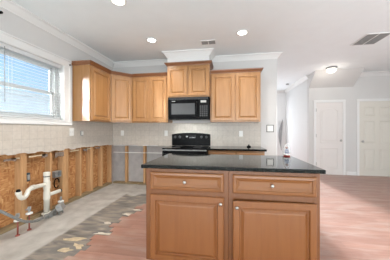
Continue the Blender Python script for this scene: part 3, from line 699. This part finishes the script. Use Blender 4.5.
lp = [(-2.66, 2.70+0.05+0.045*math.cos(a), 0.385+0.075*math.sin(a)) for a in [2*PI*k/18 for k in range(0, 17)]]
MB().tube(lp, 0.008, 8).build('wire_coil', 'blackmat', smooth=True, tag=('dark loop of wire hanging below the grey metal box', 'wire'))

# torn underlay scraps along the plank edge
rnd = random.Random(21)
def scrap(cx, cy, w, h, label, ang=0, m='paperlight'):
    pts = []
    for k in range(10):
        a = 2*PI*k/10; s_ = rnd.uniform(0.45, 1.3)
        x_, y_ = w/2*s_*math.cos(a), h/2*s_*math.sin(a); pts.append((cx+x_*math.cos(ang)-y_*math.sin(ang), cy+x_*math.sin(ang)+y_*math.cos(ang)))
    MB().prism(pts, 'z', 0.0006, 0.0035).build('underlay_scrap', m, tag=(label, 'scrap'))
scrap(-1.675, 1.985, 0.27, 0.085, 'large cream underlay scrap farthest out from the planks on stained slab', 0.1, 'paper')
scrap(-1.555, 1.875, 0.19, 0.08, 'cream underlay scrap tucked between large scrap and torn plank edge', -0.2, 'paper')
scrap(-1.450, 2.145, 0.22, 0.065, 'narrow cream underlay scrap halfway along the torn plank edge')
scrap(-1.435, 2.69, 0.20, 0.075, 'larger pale underlay scrap towards the far end of torn plank edge')
scrap(-1.36, 2.86, 0.14, 0.05, 'smallest pale underlay scrap at the far end of plank edge')
scrap(-1.64, 1.785, 0.17, 0.065, 'cream underlay scrap nearest the viewer by the plank edge', 0.2, 'paper')
scrap(-1.55, 2.40, 0.13, 0.05, 'cream underlay scrap just beyond the narrow one on stained slab')

# ------------------------------------------------------------------ ceiling fittings
def downlight(x, y, label):
    t = thing('recessed_light', (x, y, CEIL-0.0005), label, 'ceiling light')
    MB().lathe([(0.068, -0.002), (0.092, -0.003), (0.092, -0.0105), (0.076, -0.014), (0.068, -0.006)], (x, y, CEIL), 'z', 28).build('trim_ring', 'trim', t, smooth=False)
    MB().lathe([(0.066, -0.002), (0.066, -0.007)], (x, y, CEIL), 'z', 28).build('lens', 'lamp', t)
    d = bpy.data.lights.new('bulb', 'SPOT'); d.energy = (40 if x < 0 else 30); d.spot_size = R(150); d.spot_blend = 0.8; d.shadow_soft_size = 0.06; d.color = (1.0, 0.95, 0.88)
    o = bpy.data.objects.new('bulb', d); o.location = (0, 0, -0.03); o.parent = t; COL.objects.link(o)
downlight(-1.27, 3.21, 'lit recessed ceiling light in front of left back cabinets')
downlight(0.22, 3.19, 'lit recessed ceiling light right of the ceiling vent')
downlight(-1.27, 2.17, 'lit recessed ceiling light at the top edge of photo')
downlight(0.22, 2.17, 'lit recessed ceiling light above the kitchen island')
def grille(name, x0, x1, y0, y1, n, label, along='x'):
    t = thing(name, ((x0+x1)/2, (y0+y1)/2, CEIL-0.0005), label, 'vent')
    zt, zb = CEIL-0.001, CEIL-0.012; w = 0.014; mx_ = (x0+x1)/2
    mb = MB(); mb.box(x0, x1, y0, y0+w, zb, zt).box(x0, x1, y1-w, y1, zb, zt).box(x0, x0+w, y0+w, y1-w, zb, zt).box(x1-w, x1, y0+w, y1-w, zb, zt).box(mx_-w/2, mx_+w/2, y0+w, y1-w, zb, zt)
    mb.build('frame', 'trim', t)
    MB().box(x0+w, x1-w, y0+w, y1-w, zt-0.0005, zt).build('backing', 'grilledark', t)
    mb = MB()
    for k in range(n):
        yy = y0+w+(y1-y0-2*w)*(k+0.5)/n
        for a, b in ((x0+w, mx_-w/2), (mx_+w/2, x1-w)): mb.box(a, b, yy-0.0042, yy+0.0042, zb+0.001, zt-0.003)
    mb.build('louvers', 'grille', t)
grille('ceiling_vent', -0.465, -0.205, 3.365, 3.53, 8, 'small white framed ceiling vent in front of the microwave soffit')
grille('ceiling_grille', 2.165, 2.535, 3.55, 3.99, 20, 'large grey return air grille on the ceiling near doors')
fl = thing('ceiling_light', (2.47, 5.32, CEIL-0.001), 'lit flush dome light on the ceiling before the far door', 'ceiling light')
MB().lathe([(0.115, -0.001), (0.115, -0.035), (0.105, -0.045)], (2.47, 5.32, CEIL), 'z', 28).build('base', 'steel', fl, smooth=False)
MB().lathe([(0.104, -0.046), (0.100, -0.080), (0.078, -0.112), (0.042, -0.128), (0.012, -0.133)], (2.47, 5.32, CEIL), 'z', 28).build('dome', 'lamp_soft', fl, smooth=True)
d = bpy.data.lights.new('bulb', 'POINT'); d.energy = 1.6; d.shadow_soft_size = 0.08; d.color = (1.0, 0.93, 0.83)
o = bpy.data.objects.new('bulb', d); o.location = (0, 0, -0.22); o.parent = fl; COL.objects.link(o)
MB().lathe([(0.05, -0.001), (0.05, -0.025), (0.04, -0.032)], (1.93, 7.0, CEIL), 'z', 20).build('smoke_detector', 'steel', tag=('small grey smoke detector on the hall ceiling', 'smoke detector'))

# grey cloth hanging beside the bright hall opening
ct = [(1.93, 1.62), (2.04, 1.66), (2.05, 1.2), (2.02, 0.75), (1.97, 0.40), (1.93, 0.42), (1.91, 0.75), (1.90, 1.1)]
cr = thing('hall_curtain', (1.98, 8.10, 0.3), 'grey cloth hanging at the far end of the bright hall', 'curtain')
rings = []
for k in range(13):
    f_ = k/12; z = 1.60-1.15*f_
    half = 0.008+0.052*math.sin(PI*min(1, f_*1.1+0.02))
    xc = 2.06-0.075*math.sin(PI*f_*0.9)-0.02*f_
    rings.append([(xc+half*math.cos(a), 8.10+0.022*math.sin(a)+0.010*math.sin(6*a), z) for a in [2*PI*j/18 for j in range(18)]])
MB().loops(rings).build('cloth', 'curtain', cr, smooth=True)
MB().tube([(2.06, 8.10, 1.60), (2.06, 8.14, 1.63), (2.06, 8.199, 1.63)], 0.008, 8).build('wall_hook', 'nickel', cr)
